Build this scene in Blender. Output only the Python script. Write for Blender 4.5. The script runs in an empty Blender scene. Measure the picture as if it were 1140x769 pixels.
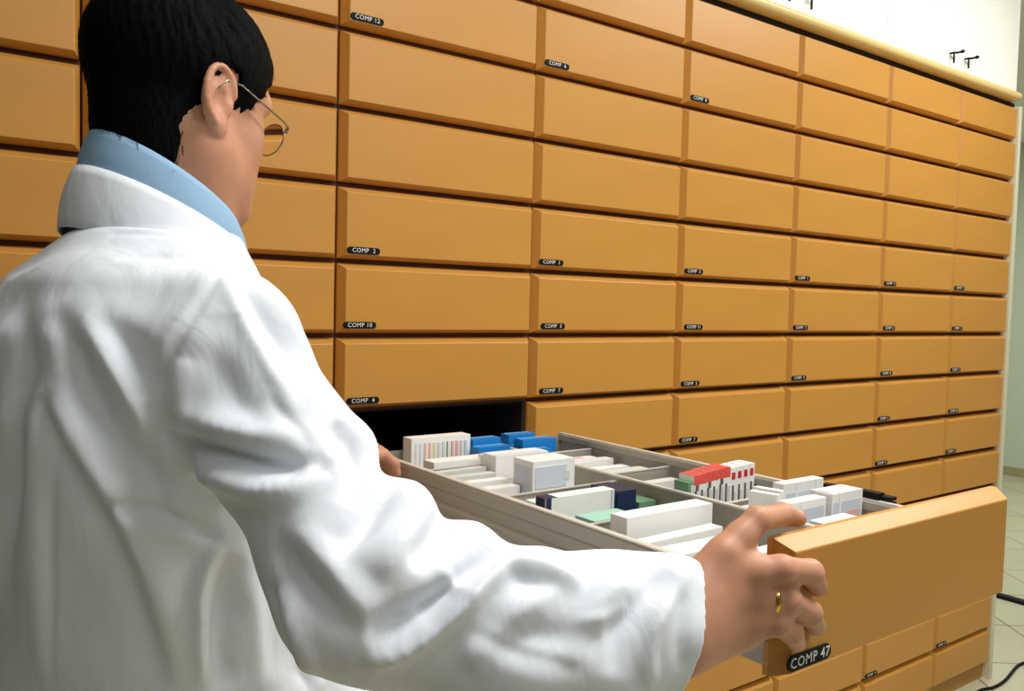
import bpy, math, random
import numpy as np
from mathutils import Vector, Matrix
from mathutils.bvhtree import BVHTree

random.seed(7)
rng = np.random.default_rng(7)
C = bpy.context.scene.collection
PI = math.pi

# ------------------------------------------------------------------ camera
F_PX = 943.68
CAM = np.array([-0.2411, -1.4710, 1.3763])
YAW, PITCH, ROLL = 0.63317, -0.04957, 0.02492
fw = np.array([math.sin(YAW)*math.cos(PITCH), math.cos(YAW)*math.cos(PITCH), math.sin(PITCH)])
_r = np.array([math.cos(YAW), -math.sin(YAW), 0.0])
_u = np.cross(_r, fw)
RX = math.cos(ROLL)*_r + math.sin(ROLL)*_u
UX = -math.sin(ROLL)*_r + math.cos(ROLL)*_u

def ray(px, py):
    return fw + (px-570)/F_PX*RX + (384.5-py)/F_PX*UX

def at(px, py, d):
    """point of the place seen at photograph position px, py at distance d along the view"""
    return CAM + d*ray(px, py)

def on(px, py, ax, v):
    d = ray(px, py)
    return CAM + d*((v-CAM[ax])/d[ax])

cam = bpy.data.cameras.new('camera')
cam.sensor_width = 36.0
cam.lens = F_PX/1140*36.0
cam.clip_start = 0.02
camo = bpy.data.objects.new('camera', cam)
C.objects.link(camo)
M = Matrix(((RX[0], UX[0], -fw[0], CAM[0]), (RX[1], UX[1], -fw[1], CAM[1]), (RX[2], UX[2], -fw[2], CAM[2]), (0, 0, 0, 1)))
camo.matrix_world = M
bpy.context.scene.camera = camo

# ------------------------------------------------------------------ materials
def lin(c):
    return tuple((x/255/12.92 if x/255 <= .04045 else ((x/255+.055)/1.055)**2.4) for x in c)

def mat(name, rgb, rough=.5, metal=0.0, spec=.5, noise=None, bump=None, sss=0.0, coat=0.0, trans=0.0):
    """rgb sRGB 0-255; noise=(scale, amount, stretch); bump=(scale, strength, distance)"""
    m = bpy.data.materials.new(name); m.use_nodes = True
    nt = m.node_tree; b = nt.nodes['Principled BSDF']
    col = lin(rgb)
    b.inputs['Base Color'].default_value = (*col, 1)
    b.inputs['Roughness'].default_value = rough
    b.inputs['Metallic'].default_value = metal
    b.inputs['Specular IOR Level'].default_value = spec
    b.inputs['Coat Weight'].default_value = coat
    b.inputs['Transmission Weight'].default_value = trans
    if sss:
        b.inputs['Subsurface Weight'].default_value = sss
        b.inputs['Subsurface Radius'].default_value = (.01, .004, .002)
        b.inputs['Subsurface Scale'].default_value = 1.0
    tc = nt.nodes.new('ShaderNodeTexCoord')
    if noise:
        mp = nt.nodes.new('ShaderNodeMapping'); mp.inputs['Scale'].default_value = noise[2] if len(noise) > 2 else (1, 1, 1)
        n = nt.nodes.new('ShaderNodeTexNoise'); n.inputs['Scale'].default_value = noise[0]; n.inputs['Detail'].default_value = 5
        r = nt.nodes.new('ShaderNodeValToRGB')
        a = noise[1]
        r.color_ramp.elements[0].position = .3; r.color_ramp.elements[1].position = .7
        r.color_ramp.elements[0].color = (*[c*(1-a) for c in col], 1)
        r.color_ramp.elements[1].color = (*[min(1, c*(1+a)) for c in col], 1)
        nt.links.new(tc.outputs['Object'], mp.inputs['Vector'])
        nt.links.new(mp.outputs[0], n.inputs['Vector']); nt.links.new(n.outputs['Fac'], r.inputs[0])
        nt.links.new(r.outputs[0], b.inputs['Base Color'])
    if bump:
        n = nt.nodes.new('ShaderNodeTexNoise'); n.inputs['Scale'].default_value = bump[0]; n.inputs['Detail'].default_value = 4
        bp = nt.nodes.new('ShaderNodeBump'); bp.inputs['Strength'].default_value = bump[1]; bp.inputs['Distance'].default_value = bump[2]
        nt.links.new(tc.outputs['Object'], n.inputs['Vector'])
        nt.links.new(n.outputs['Fac'], bp.inputs['Height']); nt.links.new(bp.outputs[0], b.inputs['Normal'])
    return m

MT = {}
MT['wood'] = mat('orange_laminate', (198, 141, 62), .42, noise=(3.0, .05, (1, 1, 2.5)), bump=(220, .03, .001))
MT['carcass'] = mat('carcass_laminate', (96, 45, 18), .6)
MT['dark'] = mat('recess_shade', (26, 24, 22), .8)  # near-black: shade of the open slot and cornice recess put into the colour
MT['plinth'] = mat('plinth_laminate', (190, 140, 70), .5)
MT['endpanel'] = mat('pale_end_laminate', (214, 210, 180), .5)
MT['gold'] = mat('cornice_laminate', (226, 196, 130), .35)
MT['black'] = mat('black_plastic', (10, 10, 11), .6, spec=.2)
MT['letter'] = mat('white_lettering', (225, 225, 225), .6)
MT['metal'] = mat('drawer_metal', (172, 168, 156), .42, metal=.3, noise=(6, .06))
MT['metal_rim'] = mat('drawer_rim', (226, 224, 214), .35, metal=.25)
MT['cup'] = mat('white_lacquer', (246, 246, 240), .35)
MT['wall'] = mat('wall_paint', (236, 238, 228), .8, bump=(60, .03, .002))
MT['wallgreen'] = mat('pale_green_paint', (205, 214, 196), .75)
MT['wallgrey'] = mat('bounce_cut_grey', (120, 124, 120), .8)  # for the unseen walls, darkened to cut bounced light
MT['ceil'] = mat('ceiling_paint', (240, 240, 236), .9)
MT['base'] = mat('baseboard_tile', (168, 160, 120), .5)
MT['coat'] = mat('white_cotton', (236, 240, 247), .85, spec=.2, bump=(900, .05, .0006))
def wrinkles(m, scale, strength, dist, stretch):
    # second, broader relief of small cloth wrinkles under the weave
    nt = m.node_tree; b = nt.nodes['Principled BSDF']; old = b.inputs['Normal'].links[0].from_node
    tc = nt.nodes.new('ShaderNodeTexCoord'); mp = nt.nodes.new('ShaderNodeMapping'); mp.inputs['Scale'].default_value = stretch
    mp.inputs['Rotation'].default_value = (.2, .3, .5)
    n = nt.nodes.new('ShaderNodeTexNoise'); n.inputs['Scale'].default_value = scale; n.inputs['Detail'].default_value = 3
    n.inputs['Roughness'].default_value = .45; n.inputs['Distortion'].default_value = .6
    bp = nt.nodes.new('ShaderNodeBump'); bp.inputs['Strength'].default_value = strength; bp.inputs['Distance'].default_value = dist
    nt.links.new(tc.outputs['Object'], mp.inputs[0]); nt.links.new(mp.outputs[0], n.inputs['Vector'])
    nt.links.new(n.outputs['Fac'], bp.inputs['Height']); nt.links.new(bp.outputs[0], old.inputs['Normal'])
wrinkles(MT['coat'], 13, .38, .010, (1.6, 1.6, .8))
MT['shirt'] = mat('blue_cotton', (150, 184, 214), .85, spec=.2, bump=(1200, .06, .0006))
MT['skin'] = mat('skin', (200, 144, 114), .48, spec=.4, noise=(26, .11), bump=(420, .10, .0008), sss=.12)
MT['hair'] = mat('black_hair', (5, 4.5, 4.5), .75, spec=.08, noise=(90, .35), bump=(350, .2, .001))
MT['trousers'] = mat('dark_trousers', (52, 54, 62), .9)
MT['shoe'] = mat('black_leather', (22, 20, 20), .35)
MT['goldring'] = mat('gold', (236, 190, 96), .22, metal=1.0)
MT['wire'] = mat('spectacle_metal', (150, 140, 120), .3, metal=1.0)
MT['glass'] = mat('spectacle_glass', (250, 252, 252), .03, trans=1.0)
MT['eye'] = mat('eye_white', (232, 228, 222), .2)
MT['b_white'] = mat('white_carton', (240, 240, 236), .55)
MT['b_grey'] = mat('grey_carton', (212, 214, 208), .55)
MT['b_blue'] = mat('blue_carton', (22, 128, 205), .4)
MT['b_lblue'] = mat('light_blue_print_highlight', (120, 190, 235), .4)
MT['b_navy'] = mat('navy_carton', (26, 44, 78), .4)
MT['b_green'] = mat('mint_carton', (160, 208, 188), .5)
MT['b_dgreen'] = mat('green_print', (104, 146, 112), .5)
MT['b_red'] = mat('red_carton', (226, 84, 74), .5)
MT['b_dot'] = mat('red_print', (200, 34, 44), .5)
MT['b_ink'] = mat('dark_print', (92, 90, 92), .6)
MT['b_pink'] = mat('pink_print', (226, 178, 172), .6)
MT['b_pale'] = mat('pale_blue_print', (206, 214, 226), .6)
MT['b_yel'] = mat('pale_yellow_print', (222, 214, 160), .6)

def floor_material():
    m = bpy.data.materials.new('floor_tiles'); m.use_nodes = True
    nt = m.node_tree; b = nt.nodes['Principled BSDF']
    tc = nt.nodes.new('ShaderNodeTexCoord'); mp = nt.nodes.new('ShaderNodeMapping')
    mp.inputs['Rotation'].default_value = (0, 0, math.radians(38)); mp.inputs['Location'].default_value = (.1, .05, 0)
    br = nt.nodes.new('ShaderNodeTexBrick'); br.offset = 0.0; br.squash = 1.0
    br.inputs['Scale'].default_value = 1.0
    br.inputs['Brick Width'].default_value = .42; br.inputs['Row Height'].default_value = .42
    br.inputs['Mortar Size'].default_value = .004; br.inputs['Mortar Smooth'].default_value = .1
    br.inputs['Color1'].default_value = (*lin((206, 202, 172)), 1); br.inputs['Color2'].default_value = (*lin((212, 208, 180)), 1)
    br.inputs['Mortar'].default_value = (*lin((128, 122, 96)), 1)
    n = nt.nodes.new('ShaderNodeTexNoise'); n.inputs['Scale'].default_value = 5; n.inputs['Detail'].default_value = 6
    mx = nt.nodes.new('ShaderNodeMix'); mx.data_type = 'RGBA'; mx.blend_type = 'MULTIPLY'; mx.inputs[0].default_value = .25
    nt.links.new(tc.outputs['Object'], mp.inputs[0]); nt.links.new(mp.outputs[0], br.inputs['Vector'])
    nt.links.new(tc.outputs['Object'], n.inputs['Vector'])
    nt.links.new(br.outputs['Color'], mx.inputs[6]); nt.links.new(n.outputs['Color'], mx.inputs[7])
    nt.links.new(mx.outputs[2], b.inputs['Base Color']); b.inputs['Roughness'].default_value = .3
    return m
MT['floor'] = floor_material()

# ------------------------------------------------------------------ mesh helpers
class MB:
    def __init__(s): s.v = []; s.f = []; s.m = []; s.mats = []
    def mi(s, m):
        if m not in s.mats: s.mats.append(m)
        return s.mats.index(m)
    def add(s, vs, fs, m):
        o = len(s.v); k = s.mi(m)
        s.v += [tuple(v) for v in vs]; s.f += [tuple(i+o for i in f) for f in fs]; s.m += [k]*len(fs)
    def box(s, a, b, m):
        x0, y0, z0 = a; x1, y1, z1 = b
        vs = [(x0,y0,z0),(x1,y0,z0),(x1,y1,z0),(x0,y1,z0),(x0,y0,z1),(x1,y0,z1),(x1,y1,z1),(x0,y1,z1)]
        s.add(vs, [(0,3,2,1),(4,5,6,7),(0,1,5,4),(1,2,6,5),(2,3,7,6),(3,0,4,7)], m)
    def tube(s, pts, r, m, n=10, closed=False, rr=None):
        P = [Vector(p) for p in pts]; N = len(P); vs = []
        up = Vector((0, 0, 1))
        for i, p in enumerate(P):
            t = (P[(i+1) % N]-P[i-1]) if closed else (P[min(i+1, N-1)]-P[max(i-1, 0)])
            t.normalize()
            a = up.cross(t)
            if a.length < .05: a = Vector((1, 0, 0)).cross(t)
            a.normalize(); b = t.cross(a)
            q = rr[i] if rr else r
            for k in range(n):
                an = 2*PI*k/n
                vs.append(p+a*q*math.cos(an)+b*q*math.sin(an))
        fs = []
        for i in range(N if closed else N-1):
            j = (i+1) % N
            for k in range(n):
                l = (k+1) % n
                fs.append((i*n+k, i*n+l, j*n+l, j*n+k))
        if not closed:
            fs.append(tuple(range(n))[::-1]); fs.append(tuple((N-1)*n+k for k in range(n)))
        s.add(vs, fs, m)
    def build(s, name, parent=None, smooth=False, loc=None):
        me = bpy.data.meshes.new(name)
        me.from_pydata(s.v, [], s.f); 
        for m in s.mats: me.materials.append(m)
        me.polygons.foreach_set('material_index', s.m)
        if smooth: me.polygons.foreach_set('use_smooth', [True]*len(s.f))
        me.update()
        return link(name, me, parent, loc)

def link(name, me, parent=None, loc=None):
    o = bpy.data.objects.new(name, me); C.objects.link(o)
    if parent: o.parent = parent
    if loc is not None: o.location = loc
    return o

def bevel(o, w, seg=2):
    b = o.modifiers.new('bevel', 'BEVEL'); b.width = w; b.segments = seg; b.limit_method = 'ANGLE'
    return o

def empty(name, loc, label=None, cat=None, group=None, parent=None):
    o = bpy.data.objects.new(name, None); C.objects.link(o); o.location = loc
    o.empty_display_size = .05
    if parent: o.parent = parent
    return tag(o, label, cat, group)

def tag(o, label=None, cat=None, group=None, kind=None):
    if label: o['label'] = label
    if cat: o['category'] = cat
    if group: o['group'] = group
    if kind: o['kind'] = kind
    return o

def text_mesh(txt, size, depth=.0002):
    cu = bpy.data.curves.new('lettering', 'FONT'); cu.body = txt; cu.size = size; cu.extrude = depth
    cu.align_x = 'CENTER'; cu.align_y = 'CENTER'; cu.space_character = 1.1; cu.resolution_u = 2
    to = bpy.data.objects.new('lettering', cu); C.objects.link(to)
    bpy.context.view_layer.update()
    me = bpy.data.meshes.new_from_object(to.evaluated_get(bpy.context.evaluated_depsgraph_get()))
    vs = [tuple(v.co) for v in me.vertices]; fs = [tuple(p.vertices) for p in me.polygons]
    bpy.data.objects.remove(to); bpy.data.curves.remove(cu); bpy.data.meshes.remove(me)
    return vs, fs

# ------------------------------------------------------------------ room
XL, XR, YF, YB, ZC = -2.6, 7.55, -4.2, 3.2, 2.85
def struct(name, a, b, m):
    mb = MB(); mb.box(a, b, m); o = mb.build(name); o['kind'] = 'structure'; return o
struct('floor', (XL, YF, -.08), (XR, YB, 0), MT['floor'])
struct('ceiling', (XL, YF, ZC), (XR, YB, ZC+.08), MT['ceil'])
struct('wall_left', (XL-.1, YF, 0), (XL, YB, ZC), MT['wallgrey'])
struct('wall_right', (XR, YF, 0), (XR+.1, YB, ZC), MT['wallgreen'])
struct('wall_front', (XL, YF-.1, 0), (XR, YF, ZC), MT['wallgrey'])
struct('wall_back', (XL, YB, 0), (XR, YB+.1, ZC), MT['wallgreen'])
mb = MB(); mb.box((XR-.014, YF, 0), (XR, YB, .075), MT['base']); mb.build('baseboard_right')['kind'] = 'structure'

# ------------------------------------------------------------------ the apothecary cabinets
COLS = [-.4540, 0.0, .4274, .8815, 1.3358, 1.7908, 2.2449, 2.6886, 3.1042]
ROWS = [.0600, .1952, .3297, .4669, .6042, .7415, .8787, 1.0204, 1.1633, 1.3060, 1.4454, 1.5872, 1.7284, 1.8714, 2.0163, 2.1440]
DEPTH = 1.0
GAP = .0022
CH_W, CH_D = .0105, .019

def front_mesh(w, h, m, name='drawer'):
    """bevelled drawer front: back edge rectangle at y=0, face at y=-CH_D, origin at lower left of the cell"""
    mb = MB(); g = GAP
    x0, x1, z0, z1 = g, w-g, g+.0050, h-g
    vs = []
    for (i, y) in ((0, .006), (0, 0), (.50, -CH_D*.50), (.97, -CH_D*.96), (1.10, -CH_D)):
        d = CH_W*i; e = .0068*i     # the underside is nearly level: a finger grip
        vs += [(x0+d, y, z0+e), (x1-d, y, z0+e), (x1-d, y, z1-d), (x0+d, y, z1-d)]
    fs = [(3, 2, 1, 0)]
    for k in range(4):
        a = k*4
        for j in range(4):
            l = (j+1) % 4
            fs.append((a+j, a+l, a+4+l, a+4+j))
    fs.append((16, 17, 18, 19))
    mb.add(vs, fs, m)
    me = bpy.data.meshes.new(name); me.from_pydata(mb.v, [], mb.f); me.materials.append(m); me.update()
    return me

_fm = {}
def get_front(w, h):
    k = (round(w, 4), round(h, 4))
    if k not in _fm: _fm[k] = front_mesh(w, h, MT['wood'])
    return _fm[k]

_lm = {}
def label_mesh(txt, L=.068, H=.0125):
    if txt in _lm: return _lm[txt]
    mb = MB(); n = 8; r = H/2
    prof = []
    for k in range(n+1):
        a = -PI/2+PI*k/n; prof.append((L/2-r+r*math.cos(a), r*math.sin(a)))
    for k in range(n+1):
        a = PI/2+PI*k/n; prof.append((-L/2+r+r*math.cos(a), r*math.sin(a)))
    N = len(prof)
    vs = [(x, 0, z) for x, z in prof]+[(x, -.0016, z) for x, z in prof]+[(x*.985, -.0022, z*.9) for x, z in prof]
    fs = [(i, (i+1) % N, N+(i+1) % N, N+i) for i in range(N)]+[(N+i, N+(i+1) % N, 2*N+(i+1) % N, 2*N+i) for i in range(N)]+[tuple(range(2*N, 3*N))]
    mb.add(vs, fs, MT['black'])
    tv, tf = text_mesh(txt, H*.92)
    mb.add([(x, -.0024-z, y) for x, y, z in tv], tf, MT['letter'])
    me = bpy.data.meshes.new('label_strip'); me.from_pydata(mb.v, [], mb.f)
    for m in mb.mats: me.materials.append(m)
    me.polygons.foreach_set('material_index', mb.m); me.update()
    _lm[txt] = me
    return me

# which drawers carry a black label strip: (column, row) -> lettering and small offset along the front
LAB = {(2,13):('COMP 12',.0),(2,10):('COMP  2',.0),(2,9):('COMP 10',-.006),(2,8):('COMP  4',.003),(2,4):('COMP  9',.004),
       (3,13):('COMP  6',-.002),(3,10):('COMP  1',-.004),(3,9):('COMP  3',.006),(3,8):('COMP  7',.006),
       (4,13):('COMP  8',.0),(4,10):('COMP  5',.0),(4,9):('COMP 11',.006),(4,8):('COMP  2',.002),(4,7):('COMP  7',.002),
       (5,10):('COMP  1',-.004),(5,9):('COMP  3',-.003),(5,8):('COMP  9',-.002),
       (6,10):('COMP  4',-.004),(6,9):('COMP  6',.003),(6,8):('COMP  8',.0),(6,7):('COMP  2',-.004),(6,6):('COMP  5',-.006),
       (7,10):('COMP  7',-.006),(7,9):('COMP  1',-.008),(7,8):('COMP  3',-.006),(7,7):('COMP 10',-.006),(7,6):('COMP 11',-.008),
       (6,1):('COMP  9',-.008),(7,1):('COMP  4',-.008),
       (0,13):('COMP  3',0),(0,10):('COMP  3',0),(1,10):('COMP  5',0),(1,9):('COMP  5',0),(1,8):('COMP  8',0),(1,4):('COMP 4',0),
       (2,3):('COMP  6',0),(3,4):('COMP  3',0)}
CAB_LABEL = [
 'orange drawer cabinet at the far left, behind the back of the man\'s head',
 'orange drawer cabinet directly in front of the man\'s face',
 'orange drawer cabinet whose one drawer is pulled out by the man',
 'orange drawer cabinet just right of the one with the open drawer',
 'orange drawer cabinet second to the right of the open drawer\'s cabinet',
 'orange drawer cabinet third to the right of the open drawer\'s cabinet, behind the drawer\'s cartons',
 'orange drawer cabinet next to last before the pale end panel',
 'last orange drawer cabinet of the wall, closed by a pale end panel',
]
OPEN = (2, 7)      # column, row of the drawer that is pulled out
D_OUT = .9814
cab_objs = []
for c in range(8):
    x0, x1 = COLS[c], COLS[c+1]; w = x1-x0
    root = empty('drawer_cabinet', ((x0+x1)/2, DEPTH/2, 0), CAB_LABEL[c], 'drawer cabinet', 'orange drawer cabinets along the wall')
    cab_objs.append(root)
    bx, by = (x0+x1)/2, DEPTH/2
    mb = MB(); ztop = ROWS[-1]
    a0, a1 = x0+.0004-bx, x1-.0004-bx
    T = .016; yf = .0075-by; yb = DEPTH-by
    if c != OPEN[0]:
        mb.box((a0, yf, .06), (a1, yb, ztop), MT['carcass'])
    else:
        z0, z1 = ROWS[OPEN[1]], ROWS[OPEN[1]+1]
        mb.box((a0, yf, .06), (a1, yb, z0-.001), MT['carcass'])
        mb.box((a0, yf, z1+.001), (a1, yb, ztop), MT['carcass'])
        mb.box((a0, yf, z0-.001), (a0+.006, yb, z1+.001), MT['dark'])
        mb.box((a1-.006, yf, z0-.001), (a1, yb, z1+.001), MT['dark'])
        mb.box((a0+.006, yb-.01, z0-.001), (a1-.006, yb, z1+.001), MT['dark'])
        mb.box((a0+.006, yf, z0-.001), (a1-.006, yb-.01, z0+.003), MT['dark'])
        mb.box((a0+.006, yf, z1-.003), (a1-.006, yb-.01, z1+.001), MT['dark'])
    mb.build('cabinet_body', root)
    mb = MB(); mb.box((a0, .004-by, 0), (a1, yb, .0598), MT['plinth']); mb.build('plinth', root)
    if c == 7:
        mb = MB(); mb.box((x1-bx, -.022-by, 0), (x1+.022-bx, yb, ztop), MT['endpanel']); bevel(mb.build('end_panel', root), .002)
    for r in range(15):
        if (c, r) == OPEN: continue
        h = ROWS[r+1]-ROWS[r]
        d = link('drawer', get_front(w, h), root, (x0-bx, -by+random.uniform(-.0006, .0006), ROWS[r]))
        if (c, r) in LAB:
            t, dx = LAB[(c, r)]
            link('label_strip', label_mesh(t), d, (.047+dx, -CH_D-.0002, .0225))

# --- the open drawer
root = cab_objs[OPEN[0]]; bx, by = (COLS[2]+COLS[3])/2, DEPTH/2
x0, x1 = COLS[2], COLS[3]; w = x1-x0; z0 = ROWS[7]; h = ROWS[8]-ROWS[7]
RIM = z0+.0905; FLR = z0+.018; TY0, TY1 = -.130, -D_OUT+.001
TX0, TX1 = x0+.006, x1-.008
XM = .700
mb = MB(); m1, m2 = MT['metal'], MT['metal_rim']
def side(xo, s):
    # folded metal side: wall, rounded rim, slide ledge standing proud of the wall
    prof = [(0, FLR-.004), (-.004, FLR+.0), (-.001, FLR+.020), (-.0085, FLR+.024), (-.0085, FLR+.031), (-.001, FLR+.035), (-.002, RIM-.022), (-.0045, RIM-.018), (-.0045, RIM-.003), (-.002, RIM), (.006, RIM), (.008, RIM-.002), (.008, RIM-.012), (.004, RIM-.014), (.004, FLR-.004)]
    n = len(prof)
    vs = [(xo+s*a, TY0, z) for a, z in prof]+[(xo+s*a, TY1, z) for a, z in prof]
    fs = [((i+1) % n, i, n+i, n+(i+1) % n) if s > 0 else (i, (i+1) % n, n+(i+1) % n, n+i) for i in range(n)]+[tuple(range(n)), tuple(range(2*n-1, n-1, -1))]
    mb.add(vs, fs, m1)
    for k in (9, 10):
        pass
side(TX0, 1); side(TX1, -1)
mb.box((TX0+.004, TY1, FLR-.004), (TX1-.004, TY0, FLR), m1)
mb.box((TX0+.004, TY0-.004, FLR), (TX1-.004, TY0, RIM-.004), m1)
mb.box((TX0+.004, TY1, FLR), (TX1-.004, TY1+.004, RIM-.002), m1)
mb.v = [(a-bx, b-by, c_) for a, b, c_ in mb.v]
tray = mb.build('drawer', root)
tag(tray, 'pulled out drawer with a grey metal tray full of cartons')
ox, oy = bx, by
def sub(name, mbx, smooth=False):
    mbx.v = [(a-ox, b-oy, c_) for a, b, c_ in mbx.v]
    return mbx.build(name, tray, smooth)
for xo in (TX0+.001, TX1-.001):
    mb = MB(); mb.box((xo-.0045, TY1, RIM+.0002), (xo+.0045, TY0, RIM+.0022), m2); sub('rim_strip', mb)
mb = MB(); mb.box((XM-.0015, TY1+.005, FLR+.001), (XM+.0015, TY0-.005, RIM-.009), m1); mb.box((XM-.004, TY1+.005, RIM-.009), (XM+.004, TY0-.005, RIM-.006), m2); sub('divider', mb)
for (a, b, y) in ((TX0+.009, XM-.004, -.265), (TX0+.009, XM-.004, -.485), (TX0+.009, XM-.004, -.668), (XM+.004, TX1-.009, -.235), (XM+.004, TX1-.009, -.44), (XM+.004, TX1-.009, -.68)):
    mb = MB(); mb.box((a, y-.001, FLR+.001), (b, y+.001, RIM-.016), m1); mb.box((a, y-.002, RIM-.016), (b, y+.002, RIM-.014), m2); sub('divider', mb)
fr = link('drawer_front', front_mesh(w, h, MT['wood'], 'drawer_front'), tray, (x0-bx, -D_OUT-by, z0))
lb = link('label_strip', label_mesh('COMP 47', .069, .0155), tray, (x0+.0385-bx, -D_OUT-CH_D-.0002-by, z0+.0245)); 
mb = MB()
for dz, ex in ((0, .0), (-.007, .022)):
    mb.box((TX1+.004, -.845, RIM+.004+dz), (TX1+.020, -.735-ex, RIM+.0085+dz), MT['black'])
mb.box((TX1-.001, -.83, RIM+.002), (TX1+.014, -.80, RIM+.012), MT['black'])
mb.box((TX1-.001, -.98, FLR+.02), (TX1+.006, -.2, FLR+.034), MT['black'])
sub('slide_rail', mb)

# --- cornice
mb = MB(); n = 12
zc, rr_ = 2.1765, .0155
prof = [(.02, zc-rr_)]+[(-.016-.016*math.sin(PI*k/n), zc-rr_*math.cos(PI*k/n)) for k in range(n+1)]+[(.02, zc+rr_)]
xs = (COLS[0], COLS[-1]-.012); N = len(prof)
vs = [(x, y, z) for x in xs for y, z in prof]
fs = [(i, (i+1) % N, N+(i+1) % N, N+i) for i in range(N)]+[tuple(range(N))[::-1], tuple(range(N, 2*N))]
mb.add(vs, fs, MT['gold'])
co = mb.build('cornice', smooth=False); tag(co, 'pale gold rounded cornice rail running along the top of the drawer cabinets', 'cornice')
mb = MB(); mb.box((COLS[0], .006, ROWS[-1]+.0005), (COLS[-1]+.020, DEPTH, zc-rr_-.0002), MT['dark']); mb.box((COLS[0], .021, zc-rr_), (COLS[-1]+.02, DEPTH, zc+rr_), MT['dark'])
ow = [mb.v, mb.f]; mb.build('recess_shade_board', co)  # dark filler that paints in the shade under and behind the cornice

# --- white upper cupboards
UZ0, UZ1 = 2.198, 2.80
for k, (a, b) in enumerate(((COLS[2], COLS[4]), (COLS[4], COLS[6]), (COLS[6], COLS[8]+.02))):
    lab = ['white upper cupboard over the cabinet with the open drawer', 'white upper cupboard above the cornice with lever handles, nearer of the two in view', 'white upper cupboard above the cornice at its far right end'][k]
    r0 = empty('upper_cupboard', ((a+b)/2, .5, UZ0), lab, 'cupboard', 'white cupboards above the drawer cabinets')
    o_ = np.array([(a+b)/2, .5, UZ0])
    def U(name, m_, par=r0, sm=False, org=o_):
        m_.v = [tuple(np.array(v)-org) for v in m_.v]; return m_.build(name, par, sm)
    m_ = MB(); m_.box((a+.001, .022, UZ0), (b-.001, DEPTH, UZ1), MT['cup']); U('cupboard_body', m_)
    mid = (a+b)/2
    for s, (p, q) in enumerate(((a+.0015, mid-.001), (mid+.001, b-.0015))):
        m_ = MB(); m_.box((p, .002, UZ0+.004), (q, .0215, UZ1-.002), MT['cup']); d_ = bevel(U('cupboard_door', m_), .0012)
        hx = mid+(-.05 if s == 0 else .05); hz = UZ0+.038
        m_ = MB()
        m_.tube([(hx-.006, .002, hz+.012), (hx-.006, -.012, hz+.012)], .0035, MT['black'], 8)
        m_.tube([(hx-.006, -.012, hz+.013), (hx-.007, -.013, hz-.022)], .0032, MT['black'], 8)
        m_.tube([(hx-.007, -.012, hz+.012), (hx+.006, -.016, hz+.013), (hx+.020, -.027, hz+.018)], .0036, MT['black'], 8)
        m_.tube([(hx+.016, -.026, hz+.0165), (hx+.024, -.028, hz+.019)], .0055, MT['black'], 8)
        U('handle', m_, d_, True)

# --- floor things on the right
mb = MB(); xq = 4.13
prof = [(-.03, 0), (-.022, .014), (.022, .014), (.03, 0)]
vs = [(xq+a, y, z) for y in (.45, -1.6) for a, z in prof]
mb.add(vs, [(0, 1, 5, 4), (1, 2, 6, 5), (2, 3, 7, 6), (3, 0, 4, 7), (3, 2, 1, 0), (4, 5, 6, 7)], MT['black'])
tag(mb.build('cable_cover', loc=(0, 0, .0005)), 'flat black cable cover lying straight across the tiled floor past the cabinets', 'cable cover')
pts = [(1066, 786), (1090, 769), (1106, 765), (1118, 758), (1126, 749), (1133, 741), (1145, 736), (1165, 730), (1200, 716)]
P = [on(x, y, 2, .006) for x, y in pts]
Q = []
for i in range(len(P)-1):
    p0, p1, p2, p3 = P[max(i-1, 0)], P[i], P[i+1], P[min(i+2, len(P)-1)]
    for t in np.linspace(0, 1, 6, endpoint=False):
        Q.append(.5*((2*p1)+(-p0+p2)*t+(2*p0-5*p1+4*p2-p3)*t*t+(-p0+3*p1-3*p2+p3)*t**3))
mb = MB(); mb.tube(Q, .0055, MT['black'], 8); tag(mb.build('power_cord', smooth=True), 'thin black cord curling over the floor beside the cabinet end', 'cord')

# ------------------------------------------------------------------ medicine cartons in the drawer
def carton(x0, x1, y, t, zt, label, m='b_white', deco=None, group=None, tilt=0.0, rot=0.0, zb=None, base=None):
    """upright carton: front face looks towards -y at y, thickness t towards +y"""
    w = x1-x0; zb = FLR+.0008 if zb is None else zb; h = zt-zb
    mb = MB(); mm = MT[m]
    e = .0006
    mb.box((-w/2, 0, 0), (w/2, t, h), mm)
    # tuck flap line on the ends
    mb.box((-w/2-.0003, .001, h*.02), (-w/2, t-.001, h*.97), mm)
    mb.box((w/2, .001, h*.02), (w/2+.0003, t-.001, h*.97), mm)
    for di, d in enumerate(deco or []):
        face, a, b, c_, e_, mk = d      # fractions of the face
        q = .00025*(di+1)
        k = MT[mk]
        if face == 'f': mb.box((-w/2+a*w, -q, c_*h), (-w/2+b*w, 0, e_*h), k)
        if face == 't': mb.box((-w/2+a*w, c_*t, h), (-w/2+b*w, e_*t, h+q), k)
        if face == 'l': mb.box((-w/2-.0003-q, a*t, c_*h), (-w/2-.0003, b*t, e_*h), k)
    o = mb.build('medicine_carton', loc=((x0+x1)/2, y, zb+ (math.sin(abs(tilt))*t if tilt > 0 else 0)))
    o.rotation_euler = (tilt, 0, rot)
    return tag(o, label, 'carton', group)

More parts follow.
